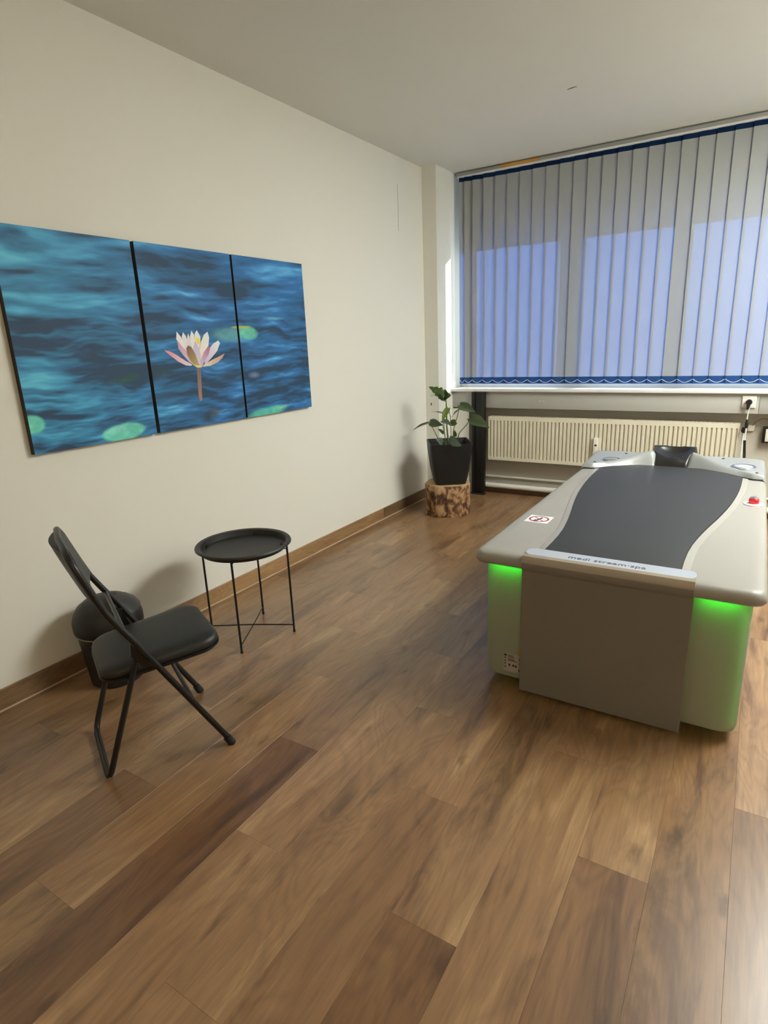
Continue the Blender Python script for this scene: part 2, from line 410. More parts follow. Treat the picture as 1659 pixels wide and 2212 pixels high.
# base: dark plinth, inner tank, translucent shell
MB().prism(rrect(SX0 + .14, SX1 - .14, 1.75, 3.55, .05), 0.0, 0.04).build('plinth', M['plinth'], bed)
MB().prism(rrect(SX0 + .13, SX1 - .13, 1.735, 3.57, .05), 0.045, 0.525).build('tank', M['core'], bed)
def shell_poly(i): return rrect(SX0 + .034 + i, SX1 - .034 - i, 1.632 + i, 3.665 - i, .055 - i * .3, 8)
mb = MB(); mb.loft([[(x, y, z) for x, y in shell_poly(i)] for i, z in ((.045, .036), (.012, .037), (.003, .045), (0.0, .06), (0.0, .548))], cap0=True, cap1=False)
mb.build('base_shell', M['shell'], bed)
def led(name, *b, m='led'): return MB().box(*b).build(name, M[m], bed, smooth=False)
for a, b in ((SX0 + .075, SX0 + .20), (SX1 - .19, SX1 - .075)): led('led_strip', a, b, 1.652, 1.664, 0.534, 0.543)
for x in (SX0 + .075, SX1 - .087): led('led_strip', x, x + .012, 1.72, 3.5, 0.530, 0.537, m='led2')
led('led_strip', SX1 - .062, SX1 - .056, 1.656, 1.662, .07, .50, m='led3')
# frame top with rounded lip
def slab_poly(i): return rrect(SX0 + i, SX1 - i, SY0 + i, 3.40, .045 - i * .5 if i < .04 else .02, 6)
lidloft(slab_poly, ((.030, .546), (.006, .549), (.0, .558), (.0, .572), (.003, .582), (.010, .592), (.020, .597), (.034, .599), (.05, .600))).build('top_frame', M['bed_grey'], bed, angle=50)
# membrane outline (half width as a function of y)
hw = [(1.684, .242), (1.80, .241), (1.90, .243), (2.0, .250), (2.1, .262), (2.2, .277), (2.3, .294), (2.4, .312), (2.5, .328), (2.6, .343), (2.7, .355), (2.8, .365), (2.9, .373), (3.0, .379), (3.1, .383), (3.2, .385), (3.33, .386)]
def yfront(X): return 3.33 + 0.165 * math.cos(min(1.0, abs(X) / .386) * math.pi / 2)
def mem(off, y0=None):
    Lp = [(XC - w - off, y) for y, w in hw]; Rp = [(XC + w + off, y) for y, w in hw]
    if y0: Lp[0] = (Lp[0][0], y0); Rp[0] = (Rp[0][0], y0)
    top = [(XC - .386 * math.cos(a) * (1 + off / .386), yfront(.386 * math.cos(a)) + .02) for a in [math.pi * i / 16 for i in range(1, 16)]]
    return Rp + top[::-1] + Lp[::-1]
MB().prism(mem(.030, 1.675), .590, .6035).build('bezel', M['bed_bezel'], bed, bevel=.003)
MB().prism(mem(.003), .590, .6045).build('gasket', M['matrim'], bed)
mb = MB(); rows = []
for i, (y, w) in enumerate(hw + [(3.40, .386), (3.46, .386)]):
    row = []
    for j in range(13):
        t = -1 + j / 6
        yy = min(y, yfront(t * w) + .02) if y > 3.3 else y
        row.append((XC + t * w, yy, .6075 + .006 * math.sqrt(max(0, 1 - t * t)) * (1 if 0 < i else .3)))
    rows.append(row)
mb.loft(rows, closed=False, cap0=False, cap1=False).build('membrane', M['mat'], bed, angle=80)
# foot apron: folded cover with bright top strip and lettering
AX0, AX1 = 1.848, 2.444
prof = [(1.690, .602), (1.690, .606), (1.612, .609), (1.598, .604), (1.590, .592), (1.586, .570), (1.588, .555), (1.596, .545), (1.596, .018), (1.606, .018), (1.606, .540)]
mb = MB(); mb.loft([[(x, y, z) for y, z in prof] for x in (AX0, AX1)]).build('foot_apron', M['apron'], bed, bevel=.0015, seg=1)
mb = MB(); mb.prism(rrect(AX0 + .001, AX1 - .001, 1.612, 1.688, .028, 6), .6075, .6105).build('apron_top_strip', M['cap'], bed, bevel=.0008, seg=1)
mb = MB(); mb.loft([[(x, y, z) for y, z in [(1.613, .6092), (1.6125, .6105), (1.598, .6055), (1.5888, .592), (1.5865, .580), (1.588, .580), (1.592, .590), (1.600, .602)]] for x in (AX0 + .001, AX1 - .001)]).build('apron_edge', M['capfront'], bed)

def text(body, size, loc, rot, m, parent, xs=1.0, width=None, name='lettering', ext=0.0003):
    cu = bpy.data.curves.new(name, 'FONT'); cu.body = body; cu.size = size; cu.extrude = ext; cu.align_x = 'LEFT'; cu.resolution_u = 3
    tmp = bpy.data.objects.new('tmp', cu); COL.objects.link(tmp)
    bpy.context.view_layer.update()
    me = bpy.data.meshes.new_from_object(tmp.evaluated_get(bpy.context.evaluated_depsgraph_get()))
    bpy.data.objects.remove(tmp); bpy.data.curves.remove(cu)
    if width:
        xsv = [v.co.x for v in me.vertices]; xs = width / (max(xsv) - min(xsv)); x0 = min(xsv)
        for v in me.vertices: v.co.x = (v.co.x - x0) * xs
    me.name = name; me.materials.clear(); me.materials.append(m)
    o = bpy.data.objects.new(name, me); COL.objects.link(o); o.parent = parent
    off = WORLD_OFF.get(parent.name, (0, 0, 0)); o.location = [a - b for a, b in zip(loc, off)]; o.rotation_euler = rot
    return o
text('medi stream\u00b7spa', 0.037, (2.012, 1.6325, .6108), (0, 0, 0), M['ink'], bed, width=.272)

# sticker on the left rim: prohibition sign
nt_ = sub(MB().box(1.699, 1.807, 2.051, 2.162, .6000, .6008).build('warning_sticker', M['paper'], bed, smooth=False), bed)
cx, cy = 1.753, 2.107
ring = [[(cx + r * math.cos(a), cy + r * math.sin(a), z) for a in [2 * math.pi * i / 32 for i in range(32)]] for r, z in ((.046, .6008), (.046, .6012), (.037, .6012), (.037, .6008))]
MB().loft(ring, cap0=False, cap1=False).build('prohibition_ring', M['noticered'], nt_)
d = .027
MB().prism([(cx - d - .004, cy + d), (cx - d, cy + d + .004), (cx + d + .004, cy - d), (cx + d, cy - d - .004)], .6008, .6013).build('prohibition_bar', M['noticered'], nt_, smooth=False)
MB().prism([(cx - .012, cy - .030), (cx - .002, cy - .034), (cx + .014, cy + .022), (cx + .004, cy + .030)], .6008, .6011).prism([(cx - .02, cy - .030), (cx - .01, cy - .034), (cx - .004, cy - .018), (cx - .014, cy - .012)], .6008, .6011).build('pictogram', M['dark'], nt_, smooth=False)
# rating plate and seal on the base shell
yq = 1.6312
pl = sub(MB().box(1.766, 1.846, yq - .0004, yq + .0003, .068, .150).build('rating_label', mat('label_film', (.42, .39, .34), .5), bed, smooth=False), bed)
def lab(x0, x1, z0, z1, m='grey_print', n='printed_line'): MB().box(x0, x1, yq - .0007, yq - .0003, z0, z1).build(n, M[m], pl, smooth=False)
lab(1.769, 1.781, .138, .146, 'dark', 'printed_symbol')
for z in (.127, .113, .100, .084): lab(1.770, 1.779, z, z + .006, 'grey_print', 'printed_symbol')
for i, z in enumerate((.141, .134, .124, .118)): lab(1.786, 1.786 + (.024, .028, .030, .040)[i], z, z + .004)
for x, z in ((1.806, .094), (1.817, .093), (1.789, .094), (1.833, .078), (1.835, .128)): lab(x, x + .008, z, z + .010, 'dark', 'printed_symbol')
text('CE', .013, (1.832, yq - .0004, .107), (math.pi / 2, 0, 0), M['dark'], pl)
mb = MB(); mb.loft([[(1.838 + .0125 * math.cos(a), yy, .166 + .0125 * math.sin(a)) for a in [2 * math.pi * i / 24 for i in range(24)]] for yy in (yq + .0003, yq - .0005)]).build('yellow_seal', M['yellow'], bed)
# red emergency button
bx_, by_ = 2.595, 2.752
bz = sub(MB().lathe([(0, .599), (.043, .599), (.043, .6035), (.039, .6055), (0, .6055)], bx_, by_, 32).build('button_plate', M['paper'], bed), bed)
MB().lathe([(0, .604), (.021, .604), (.0225, .612), (.022, .626), (.018, .631), (0, .631)], bx_, by_, 28).build('red_button', M['red'], bz)
MB().lathe([(0, .630), (.017, .630), (.0185, .633), (.012, .6365), (0, .6375)], bx_, by_, 28).build('button_cap', M['chrome'], bz)
# head unit: height field rising from the membrane to a deck, ridge towards the headrest
def head_z(X, s, y):
    """front face up to a crest, then a crisp step down to the flat deck that rises slightly to the back"""
    a = abs(X)
    zc = float(np.interp(a, [0, .10, .15, .20, .25, .30, .36, .43, .52], [.702, .699, .690, .674, .657, .645, .637, .634, .633]))
    zd = .629 + .09 * max(0, y - 3.40)
    w = .052 if a < .36 else .052 - .030 * min(1, (a - .36) / .06)
    if s <= w: return .6035 + (zc - .6035) * math.sin(math.pi / 2 * s / w) ** 1.1
    q = min(1, (s - w) / .022); q = q * q * (3 - 2 * q)
    return zc + (zd - zc) * q
NX, NY = 72, 40
rows = []
def head_edge(X):      # outline: rounded back corners
    a = abs(X); r = .09; w = .503
    return 3.70 if a < w - r else 3.70 - r + math.sqrt(max(0, r * r - (a - (w - r)) ** 2))
top = []
for i in range(NX + 1):
    X = -.503 + 1.006 * i / NX
    y0 = yfront(X) if abs(X) < .386 else 3.33 - .035 * min(1, (abs(X) - .386) / .05)
    y1 = head_edge(X); row = []
    e = min(1, (.503 - abs(X)) / .03); e = math.sqrt(max(0, 1 - (1 - e) ** 2))
    for j in range(NY + 1):
        t = (j / NY) ** 1.6; y = y0 + (y1 - y0) * t; s = y - y0
        eb = min(1, (y1 - y) / .03); eb = math.sqrt(max(0, 1 - (1 - eb) ** 2))
        c = min(1, max(0, (abs(X) - .078) / .030)); z = .602 + (head_z(X, s, y) - .602) * c * c * (3 - 2 * c); row.append((XC + X, y, .585 + (z - .585) * min(e, eb) ** .8))
    row.append((XC + X, y1, .548)); top.append(row)
top.insert(0, [(XC - .503, p[1], .548) for p in top[0]]); top.append([(XC + .503, p[1], .548) for p in top[-1]])
mb = MB(); mb.loft(top, closed=False, cap0=False, cap1=False).build('head_unit', M['bed_silver'], bed, angle=40)
gp = [(XC + X, (yfront(X) if abs(X) < .386 else 3.33 - .035 * min(1, (abs(X) - .386) / .05)) - .001, .6045) for X in [-.485 + .97 * i / 60 for i in range(61)]]
MB().tube(gp, .0035, 6).build('head_gasket', M['matrim'], bed)
for (dx, dy, r) in ((1.802, 3.458, .050), (2.533, 3.475, .060)):
    z0 = head_z(dx - XC, .2, dy) + .002
    dk = sub(MB().lathe([(r, z0 - .006), (r + .004, z0 + .003), (r, z0 + .006), (r - .007, z0 + .003), (r - .010, z0 - .001), (r * .5, z0 - .0005), (0, z0)], dx, dy, 36).build('chrome_dial', M['chrome'], bed), bed)
    if r > .055: MB().lathe([(0, z0 - .001), (r - .011, z0 - .001), (r - .013, z0 + .004), (0, z0 + .005)], dx, dy, 36).build('dial_face', M['cap'], dk)
for x, y in ((1.715, 3.38), (1.86, 3.62), (2.42, 3.63), (2.60, 3.36)):
    z0 = head_z(x - XC, .2, y) + .001
    MB().lathe([(0, z0 - .002), (.008, z0 - .002), (.007, z0 + .002), (0, z0 + .003)], x, y, 12).build('screw', M['black_matte'], bed)
# headrest with bowl and neck roll
rows = []
for i in range(29):
    t = i / 28; y = 3.475 + .195 * t
    w = .088 + (.132 - .088) * min(1, t / .72) if t < .95 else .130
    row = [(XC - w, y, .600)]
    for j in range(25):
        q = -1 + j / 12; X = q * w
        base = .612 + .098 * min(1, t / .62) ** .7
        edge = min(1, (1 - abs(q)) / .10); edge = math.sqrt(max(0, 1 - (1 - edge) ** 2))
        fr = min(1, t / .10); fr = math.sqrt(max(0, 1 - (1 - fr) ** 2)); bk = min(1, (1 - t) / .06); bk = math.sqrt(max(0, 1 - (1 - bk) ** 2))
        z = .600 + (base - .600) * (.55 + .45 * min(edge, fr, bk))
        d2 = (X / .110) ** 2 + ((t - .60) / .36) ** 2
        if d2 < 1: z -= .052 * (1 - d2) ** .9
        n2 = (X / .075) ** 2 + ((t - .13) / .10) ** 2
        if n2 < 1: z += .010 * (1 - n2)
        row.append((XC + X, y, z))
    row.append((XC + w, y, .600)); rows.append(row)
rows.insert(0, [(p[0], p[1], .600) for p in rows[0]]); rows.append([(p[0], p[1], .600) for p in rows[-1]])
mb = MB(); mb.loft(rows, closed=False, cap0=False, cap1=False).build('headrest', M['headrest'], bed, angle=70)

# ------------------------------------------------------------------ canvas triptych on the left wall
def vnoise(y, z, seed):
    rs = np.random.RandomState(seed); G = rs.rand(256, 256)
    yi = np.floor(y).astype(int); zi = np.floor(z).astype(int); fy = y - yi; fz = z - zi
    fy = fy * fy * (3 - 2 * fy); fz = fz * fz * (3 - 2 * fz)
    g = lambda a, b: G[a % 256, b % 256]
    return (g(yi, zi) * (1 - fy) + g(yi + 1, zi) * fy) * (1 - fz) + (g(yi, zi + 1) * (1 - fy) + g(yi + 1, zi + 1) * fy) * fz
def fbm(y, z, seed, o=4):
    a = 0; w = .5; s = 1.0
    for k in range(o): a = a + w * vnoise(y * s + 13 * k, z * s + 7 * k, seed + k); w *= .52; s *= 2.03
    return a / .94
CY0, CZ0, CZ1 = 0.7996, 1.0265, 1.9130
def L3(*c): return np.array(lin(*c))
def water(y, z):
    h = (z - CZ0) / (CZ1 - CZ0)                            # 0 bottom .. 1 top
    dens = 7.5 + 5.0 * (1 - h)                              # ripples get smaller towards the bottom? broad on top
    warp = fbm(y * 2.4, z * 4.0, 11) - .5
    sway = .012 * np.sin(y * 7 + 2.5 * warp * 4)
    a = fbm(y * 3.4 + warp * .6, (z + sway) * 21 + warp * 1.4, 31, 2)
    b = fbm(y * 6.5 + warp, (z + sway) * 46 + warp * 2.4, 41, 3)
    c = fbm(y * 16, z * 120 + warp * 4, 61, 2)
    big = fbm(y * 1.6, z * 5.5 + 9, 51, 2)
    v = .56 + (a - .5) * 1.45 + (b - .5) * (.55 + .5 * (1 - h)) + (c - .5) * (.18 + .35 * (1 - h)) + (big - .5) * .5
    v = np.clip(v, 0, 1)
    deep, dark, mid, blue, teal = L3(34, 58, 82), L3(38, 80, 118), L3(42, 94, 146), L3(62, 124, 176), L3(96, 166, 200)
    st = [0, .25, .5, .75, 1.0]; cols = [deep, dark, mid, blue, teal]
    out = np.zeros(v.shape + (3,))
    for ch in range(3): out[..., ch] = np.interp(v, st, [q[ch] for q in cols])
    tl = (np.clip((1.75 - y) / .8, 0, 1) * np.clip(v - .1, 0, 1))[..., None]      # the left panel turns to teal in its highlights
    out = out * (1 - .6 * tl) + np.array(lin(70, 168, 184)) * .6 * tl
    def blob(cy, cz, ry, rz, col, soft, amt, slope=0.0, bumpy=.25):
        nonlocal out
        dy = (y - cy) / ry; dz = (z - cz - slope * (y - cy)) / rz
        r = np.sqrt(dy * dy + dz * dz) + bumpy * (fbm(y * 14, z * 30, 77, 3) - .5) * 2
        m = np.clip((1 - r) / soft, 0, 1)[..., None] * amt
        tex = (.72 + .55 * fbm(y * 30, z * 40, 88, 3))[..., None]
        out = out * (1 - m) + np.array(lin(*col)) * tex * m
    P = lambda px, py: (lambda q: (q.y, q.z))(at(px / 2.37, 460 + py / 2.37, 'x', .03))
    for px, py, ry, rz, col, soft, amt, sl, bm_ in (
        (640, 850, .12, .022, (38, 72, 66), .7, .8, .10, .3), (140, 550, .09, .014, (20, 42, 58), .8, .8, .0, .3), (330, 790, .22, .02, (34, 84, 128), .9, .5, .0, .3),
        (830, 440, .075, .025, (32, 52, 66), .9, .75, -.05, .3), (1170, 840, .075, .032, (40, 58, 78), .8, .75, .05, .3), (900, 930, .16, .026, (40, 60, 76), .8, .7, .0, .3),
        (820, 820, .10, .026, (40, 66, 80), .8, .7, .05, .3), (1320, 430, .07, .012, (32, 62, 78), .9, .7, .0, .3), (1080, 480, .12, .02, (36, 60, 104), .9, .6, .0, .3),
        (60, 90, .08, .02, (24, 56, 92), .9, .7, 0, .3), (1400, 540, .10, .012, (110, 176, 200), .9, .5, 0, .3),
        (1180, 622, .165, .046, (84, 140, 146), .5, .8, .0, .12), (1270, 615, .085, .042, (92, 172, 150), .4, .9, .0, .12), (1235, 585, .085, .0095, (150, 160, 64), .5, .9, .0, .2),
        (640, 1120, .118, .043, (98, 186, 166), .22, .92, .06, .14), (600, 1110, .07, .020, (130, 196, 190), .6, .6, .06, .2), (165, 1085, .058, .042, (96, 186, 166), .25, .92, .0, .1),
        (1370, 1020, .19, .036, (78, 166, 148), .4, .88, .055, .14), (1440, 995, .09, .012, (120, 180, 110), .7, .6, .055, .2), (1300, 830, .06, .02, (120, 130, 170), .9, .5, 0, .3),
        (1065, 1045, .055, .055, (44, 56, 54), .8, .8, 0, .35), (1105, 1025, .045, .030, (70, 70, 48), .8, .75, .0, .35), (1578, 975, .012, .012, (110, 90, 130), .7, .7, 0, .2)):
        cy, cz = P(px, py); blob(cy, cz, ry, rz, col, soft, amt, sl, bm_)
    return np.clip(out * 1.45, 0, 1)
pm = bpy.data.materials.new('water_print'); pm.use_nodes = True
b_ = pm.node_tree.nodes['Principled BSDF']; b_.inputs['Roughness'].default_value = .55; b_.inputs['Specular IOR Level'].default_value = .3
an = pm.node_tree.nodes.new('ShaderNodeVertexColor'); an.layer_name = 'Col'
gn = pm.node_tree.nodes.new('ShaderNodeTexNoise'); gn.inputs['Scale'].default_value = 900; gn.inputs['Detail'].default_value = 1
tcn = pm.node_tree.nodes.new('ShaderNodeTexCoord'); pm.node_tree.links.new(tcn.outputs['Object'], gn.inputs['Vector'])
mxn = pm.node_tree.nodes.new('ShaderNodeMix'); mxn.data_type = 'RGBA'; mxn.blend_type = 'OVERLAY'; mxn.inputs[0].default_value = .25
pm.node_tree.links.new(an.outputs['Color'], mxn.inputs[6]); pm.node_tree.links.new(gn.outputs['Color'], mxn.inputs[7]); pm.node_tree.links.new(mxn.outputs[2], b_.inputs['Base Color'])
pm2 = bpy.data.materials.new('flower_print'); pm2.use_nodes = True
b_ = pm2.node_tree.nodes['Principled BSDF']; b_.inputs['Roughness'].default_value = .55; b_.inputs['Specular IOR Level'].default_value = .3
an = pm2.node_tree.nodes.new('ShaderNodeVertexColor'); an.layer_name = 'Col'; pm2.node_tree.links.new(an.outputs['Color'], b_.inputs['Base Color'])

def color_mesh(name, verts, faces, cols, m, parent):
    me = bpy.data.meshes.new(name); off = WORLD_OFF.get(parent.name, (0, 0, 0))
    me.from_pydata([(v[0] - off[0], v[1] - off[1], v[2] - off[2]) for v in verts], [], faces)
    ca = me.color_attributes.new('Col', 'FLOAT_COLOR', 'POINT')
    ca.data.foreach_set('color', np.concatenate([np.asarray(cols), np.ones((len(verts), 1))], 1).astype(np.float32).ravel())
    me.materials.append(m); o = bpy.data.objects.new(name, me); COL.objects.link(o); o.parent = parent
    return o
TH = .030
canv = []
for y0, y1, lab_ in ((0.7996, 1.4059, 'left canvas of the water triptych, rippling teal water with two lily pads'),
                    (1.4255, 2.0255, 'middle canvas of the water triptych with the pale pink water lily flower'),
                    (2.0405, 2.6403, 'right canvas of the water triptych, blue water with lily pads cut by its edge')):
    cv = thing('canvas_print', (0.0, (y0 + y1) / 2, CZ0), lab_, 'canvas picture', 'three-part water lily picture on the left wall')
    MB().box(0.0005, TH - .0006, y0, y1, CZ0, CZ1).build('stretcher_frame', M['black_matte'], cv, bevel=.0015, seg=1)
    ny, nz = 170, 250
    ys = np.linspace(y0, y1, ny); zs = np.linspace(CZ0, CZ1, nz); Y, Z = np.meshgrid(ys, zs, indexing='ij')
    colr = water(Y, Z).reshape(-1, 3)
    vv = np.stack([np.full(Y.size, TH), Y.ravel(), Z.ravel()], 1).tolist()
    ff = [(i * nz + j, (i + 1) * nz + j, (i + 1) * nz + j + 1, i * nz + j + 1) for i in range(ny - 1) for j in range(nz - 1)]
    color_mesh('water_print', vv, ff, colr, pm, cv); canv.append(cv)
# printed lily: flat petals, traced outline, shaded base to tip
def petal(name, pts, c0, c1, layer, cen=(620, 770)):
    x = TH + .0004 + layer * .00012
    P3 = [at(340 + a / 6.9125, 680 + b / 6.9125, 'x', TH) for a, b in pts]
    m_ = Vector((sum(p.x for p in P3), sum(p.y for p in P3), sum(p.z for p in P3))) / len(P3)
    cc = Vector(at(340 + cen[0] / 6.9125, 680 + cen[1] / 6.9125, 'x', TH))
    V = [(x, p.y, p.z) for p in P3] + [(x, m_.y, m_.z)]
    ds = [(Vector(p) - cc).length for p in V]; d0, d1 = min(ds), max(ds)
    cols = [[a + (b - a) * (d - d0) / (d1 - d0 + 1e-6) for a, b in zip([min(.88, q * 1.25) for q in lin(*c0)], [min(.88, q * 1.25) for q in lin(*c1)])] for d in ds]
    n = len(P3); color_mesh(name, V, [(i, (i + 1) % n, n) for i in range(n)], cols, pm2, canv[1])
W0, W1, PK, LV = (226, 220, 214), (238, 234, 232), (196, 120, 140), (188, 172, 206)
petal('printed_stem', [(585, 780), (645, 780), (655, 950), (670, 1270), (635, 1292), (615, 1200), (598, 950)], (112, 96, 98), (150, 112, 96), 0)
for i, (pts, a, b) in enumerate((
    ([(285, 250), (350, 330), (420, 450), (470, 600), (600, 760), (440, 640), (330, 480), (280, 360)], W0, W1),
    ([(380, 260), (425, 320), (450, 440), (500, 640), (420, 520), (362, 330)], (206, 200, 206), W1),
    ([(455, 275), (480, 340), (520, 470), (580, 640), (460, 500), (425, 420)], LV, W1),
    ([(505, 235), (547, 300), (545, 420), (600, 640), (520, 500), (483, 330)], (226, 222, 204), W1),
    ([(585, 230), (638, 320), (642, 420), (610, 600), (540, 420), (556, 280)], (216, 210, 190), W1),
    ([(560, 355), (600, 335), (636, 370), (640, 410), (612, 445), (580, 405)], (226, 196, 60), (240, 220, 110)),
    ([(745, 250), (770, 340), (760, 460), (700, 580), (640, 740), (612, 600), (650, 400), (690, 300)], (222, 216, 200), W1),
    ([(905, 385), (932, 420), (890, 540), (800, 650), (710, 750), (700, 690), (760, 520), (830, 430)], LV, W1),
    ([(288, 375), (340, 440), (430, 540), (480, 660), (560, 760), (470, 700), (380, 600), (310, 500)], (206, 190, 206), (190, 140, 168)),
    ([(105, 525), (190, 550), (300, 610), (420, 690), (520, 742), (500, 762), (420, 755), (310, 700), (190, 610), (120, 552)], (214, 204, 220), (206, 120, 136)),
    ([(1003, 575), (940, 610), (820, 670), (700, 740), (670, 775), (780, 765), (900, 710), (970, 640)], (214, 206, 178), (176, 130, 120)),
    ([(560, 390), (610, 480), (645, 600), (640, 770), (590, 690), (525, 520)], (206, 198, 214), (190, 176, 208)),
    ([(760, 458), (782, 500), (765, 580), (720, 660), (680, 730), (630, 772), (635, 690), (690, 560)], (196, 182, 206), (160, 92, 128)),
    ([(455, 458), (500, 480), (560, 580), (610, 720), (617, 775), (560, 762), (490, 690), (440, 590), (430, 500)], (168, 150, 96), (112, 86, 72)),
    ([(520, 742), (600, 752), (690, 742), (645, 790), (590, 790)], (206, 196, 150), (188, 176, 120)))):
    petal('printed_petal', pts, a, b, i + 1)

# ------------------------------------------------------------------ vertical blinds
BX, BY = 0.15, 4.68
bl_ = thing('vertical_blind', (BX, BY, 1.02), 'closed grey vertical blinds with blue hems hanging across the window', 'blind')
rail = sub(MB().box(0.15, WX1 - .03, 4.662, 4.698, 2.757, 2.787).build('head_rail', M['alu'], bl_, bevel=.003), bl_)
MB().box(0.152, WX1 - .032, 4.6605, 4.662, 2.781, 2.7835).build('rail_groove', M['hole'], rail, smooth=False)
MB().box(0.165, WX1 - .04, 4.668, 4.692, 2.744, 2.757).build('carrier_track', M['chain'], rail, smooth=False)
MB().box(0.15, 0.156, 4.6595, 4.662, 2.765, 2.777).build('end_screw', M['black_matte'], rail)
MB().box(0.553, 0.885, 4.6598, 4.6618, 2.758, 2.780).build('orange_tape', M['orange'], rail, smooth=False)
HWD = .0635; Z0, Z1 = 0.004, 1.722
lefts = [0.187, 0.234, 0.309, 0.407, 0.508, 0.612]
while lefts[-1] < WX1 - .17: lefts.append(lefts[-1] + .1078)
slat_me = hemt_me = hemb_me = hook_me = None
angs = {0: 22, 1: 19, 2: 16, 3: 12, 4: 8}
for k, lx in enumerate(lefts):
    a = math.radians(angs.get(k, 5.5) + R.uniform(-.3, .3))
    if slat_me is None:
        def curve(x, q=0.0): return .0016 * (1 - (x / HWD) ** 2) - .0008 + q
        xs = [HWD * (-1 + 2 * i / 6) for i in range(7)]
        s_ = MB().loft([[(x, curve(x), z) for x in xs] for z in (Z0, Z0 + .4, Z0 + .9, Z0 + 1.3, Z1)], closed=False, cap0=False, cap1=False).build('slat', M['fabric'], bl_, angle=80, local=True)
        def hemm(z0, z1): return [[(x, curve(x, -.0012), z) for x in xs] + [(x, curve(x, .0012), z) for x in xs[::-1]] for z in (z0, z1)]
        t_ = MB().loft(hemm(1.690, 1.7225)).build('top_hem', M['hemtop'], s_); b2 = MB().loft(hemm(.002, .060)).build('bottom_weight', M['hem'], s_)
        hk = MB().box(-.003, .003, -.002, .002, Z1, 1.738).build('hook', M['chain'], s_, smooth=False)
        slat_me, hemt_me, hemb_me, hook_me = s_.data, t_.data, b2.data, hk.data
    else:
        s_ = bpy.data.objects.new('slat', slat_me); COL.objects.link(s_); s_.parent = bl_
        for nm, me in (('top_hem', hemt_me), ('bottom_weight', hemb_me), ('hook', hook_me)):
            o = bpy.data.objects.new(nm, me); COL.objects.link(o); o.parent = s_
    s_.location = (lx + HWD * math.cos(a) - BX, 0.0, 0.0); s_.rotation_euler = (0, 0, a)
for a, b in zip(lefts[:-1], lefts[1:]):
    pth = [(a + .004 + (b - a - .004) * t, BY - .028, 1.058 - .024 * math.sin(math.pi * t)) for t in [i / 8 for i in range(9)]]
    MB().tube(pth, .0014, 5).build('bead_chain', M['chain'], bl_)

# ------------------------------------------------------------------ under the window
du = thing('cable_duct', (0.12, 4.62, 0.81), 'grey-white cable duct running under the window sill', 'cable duct')
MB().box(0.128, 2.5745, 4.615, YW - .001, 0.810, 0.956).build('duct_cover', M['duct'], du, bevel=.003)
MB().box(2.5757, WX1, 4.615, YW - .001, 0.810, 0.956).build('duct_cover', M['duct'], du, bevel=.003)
for x in (0.955, 0.985): MB().box(x, x + .016, 4.6142, 4.6152, .877, .881).build('scuff_mark', M['paper'], du, smooth=False)

rd = thing('radiator', (1.48, 4.66, 0.33), 'cream ribbed panel radiator under the window', 'radiator')
RX0, RX1, RY = 0.492, 2.470, 4.615
pit = (RX1 - RX0 - .03) / 59
zrow = [(.335, 0), (.362, 0), (.370, 1), (.692, 1), (.700, 0), (.728, 0)]
xs = [(RX0, 0)]
for i in range(60):
    xg = RX0 + .015 + pit * i
    xs += [(xg - .0075, 0), (xg - .003, 1), (xg + .003, 1), (xg + .0075, 0)]
xs.append((RX1, 0))
mb = MB(); mb.loft([[(x, RY + .015 * g * gz, z) for x, g in xs] for z, gz in zrow], closed=False, cap0=False, cap1=False).build('ribbed_front', M['rad'], rd, angle=20)
MB().box(RX0, RX1, RY + .045, RY + .055, .335, .728).build('back_panel', M['rad'], rd, smooth=False)
for x in (RX0 - .004, RX1): MB().box(x, x + .004, RY, RY + .060, .335, .733).build('side_cover', M['rad'], rd, bevel=.0015, seg=1)
g_ = MB()
for i in range(66): g_.box(RX0 + i * .030, RX0 + i * .030 + .020, RY + .004, RY + .056, .732, .735)
g_.box(RX0, RX1, RY, RY + .006, .728, .7355).box(RX0, RX1, RY + .054, RY + .060, .728, .7355)
g_.build('top_grille', M['rad'], rd, smooth=False)
for x in (0.75, 2.2): MB().box(x, x + .03, RY + .055, YW - .001, .45, .62).build('wall_bracket', M['rad'], rd)
hm = sub(MB().box(1.432, 1.472, RY - .026, RY, .430, .585).build('heat_meter', M['socket'], rd, bevel=.006), rd)
MB().box(1.444, 1.462, RY - .027, RY - .025, .515, .530).build('meter_display', M['dark'], hm, smooth=False)
vv_ = sub(MB().tube([(RX1 + .004, RY + .03, .69), (RX1 + .045, RY + .03, .69)], .010, 12).build('valve', M['chrome'], rd), rd)
MB().tube([(RX1 + .030, RY + .03, .69), (RX1 + .030, RY - .035, .69)], .018, 14).build('valve_knob', M['black_matte'], vv_)
MB().tube([(RX1 + .030, RY + .03, .69), (RX1 + .030, RY + .03, .16)], .008, 10).build('feed_pipe', M['pipe'], vv_)

for z, r, y, nm, lb in ((.075, .024, 4.690, 'heating_pipe', 'thick white heating pipe running just above the skirting'), (.155, .011, 4.728, 'heating_pipe', 'thin upper heating pipe running along the wall below the radiator')):
    tag(MB().tube([(0.33, y, z), (WX1 - .02, y, z)], r, 16).build(nm, M['pipe']), lb, 'pipe')

po = thing('support_post', (0.404, 4.55, 0), 'black metal post standing under the window sill beside the potted plant', 'post')
MB().box(0.342, 0.468, 4.586, 4.612, 0.004, 0.956).build('post_web', M['black_metal'], po, bevel=.002)
for x in (0.342, 0.440): MB().box(x, x + .028, 4.570, 4.590, 0.012, 0.956).build('post_flange', M['black_metal'], po, bevel=.002)
MB().box(0.338, 0.472, 4.566, 4.614, 0.0, 0.012).build('foot_plate', M['rubber'], po, bevel=.002)

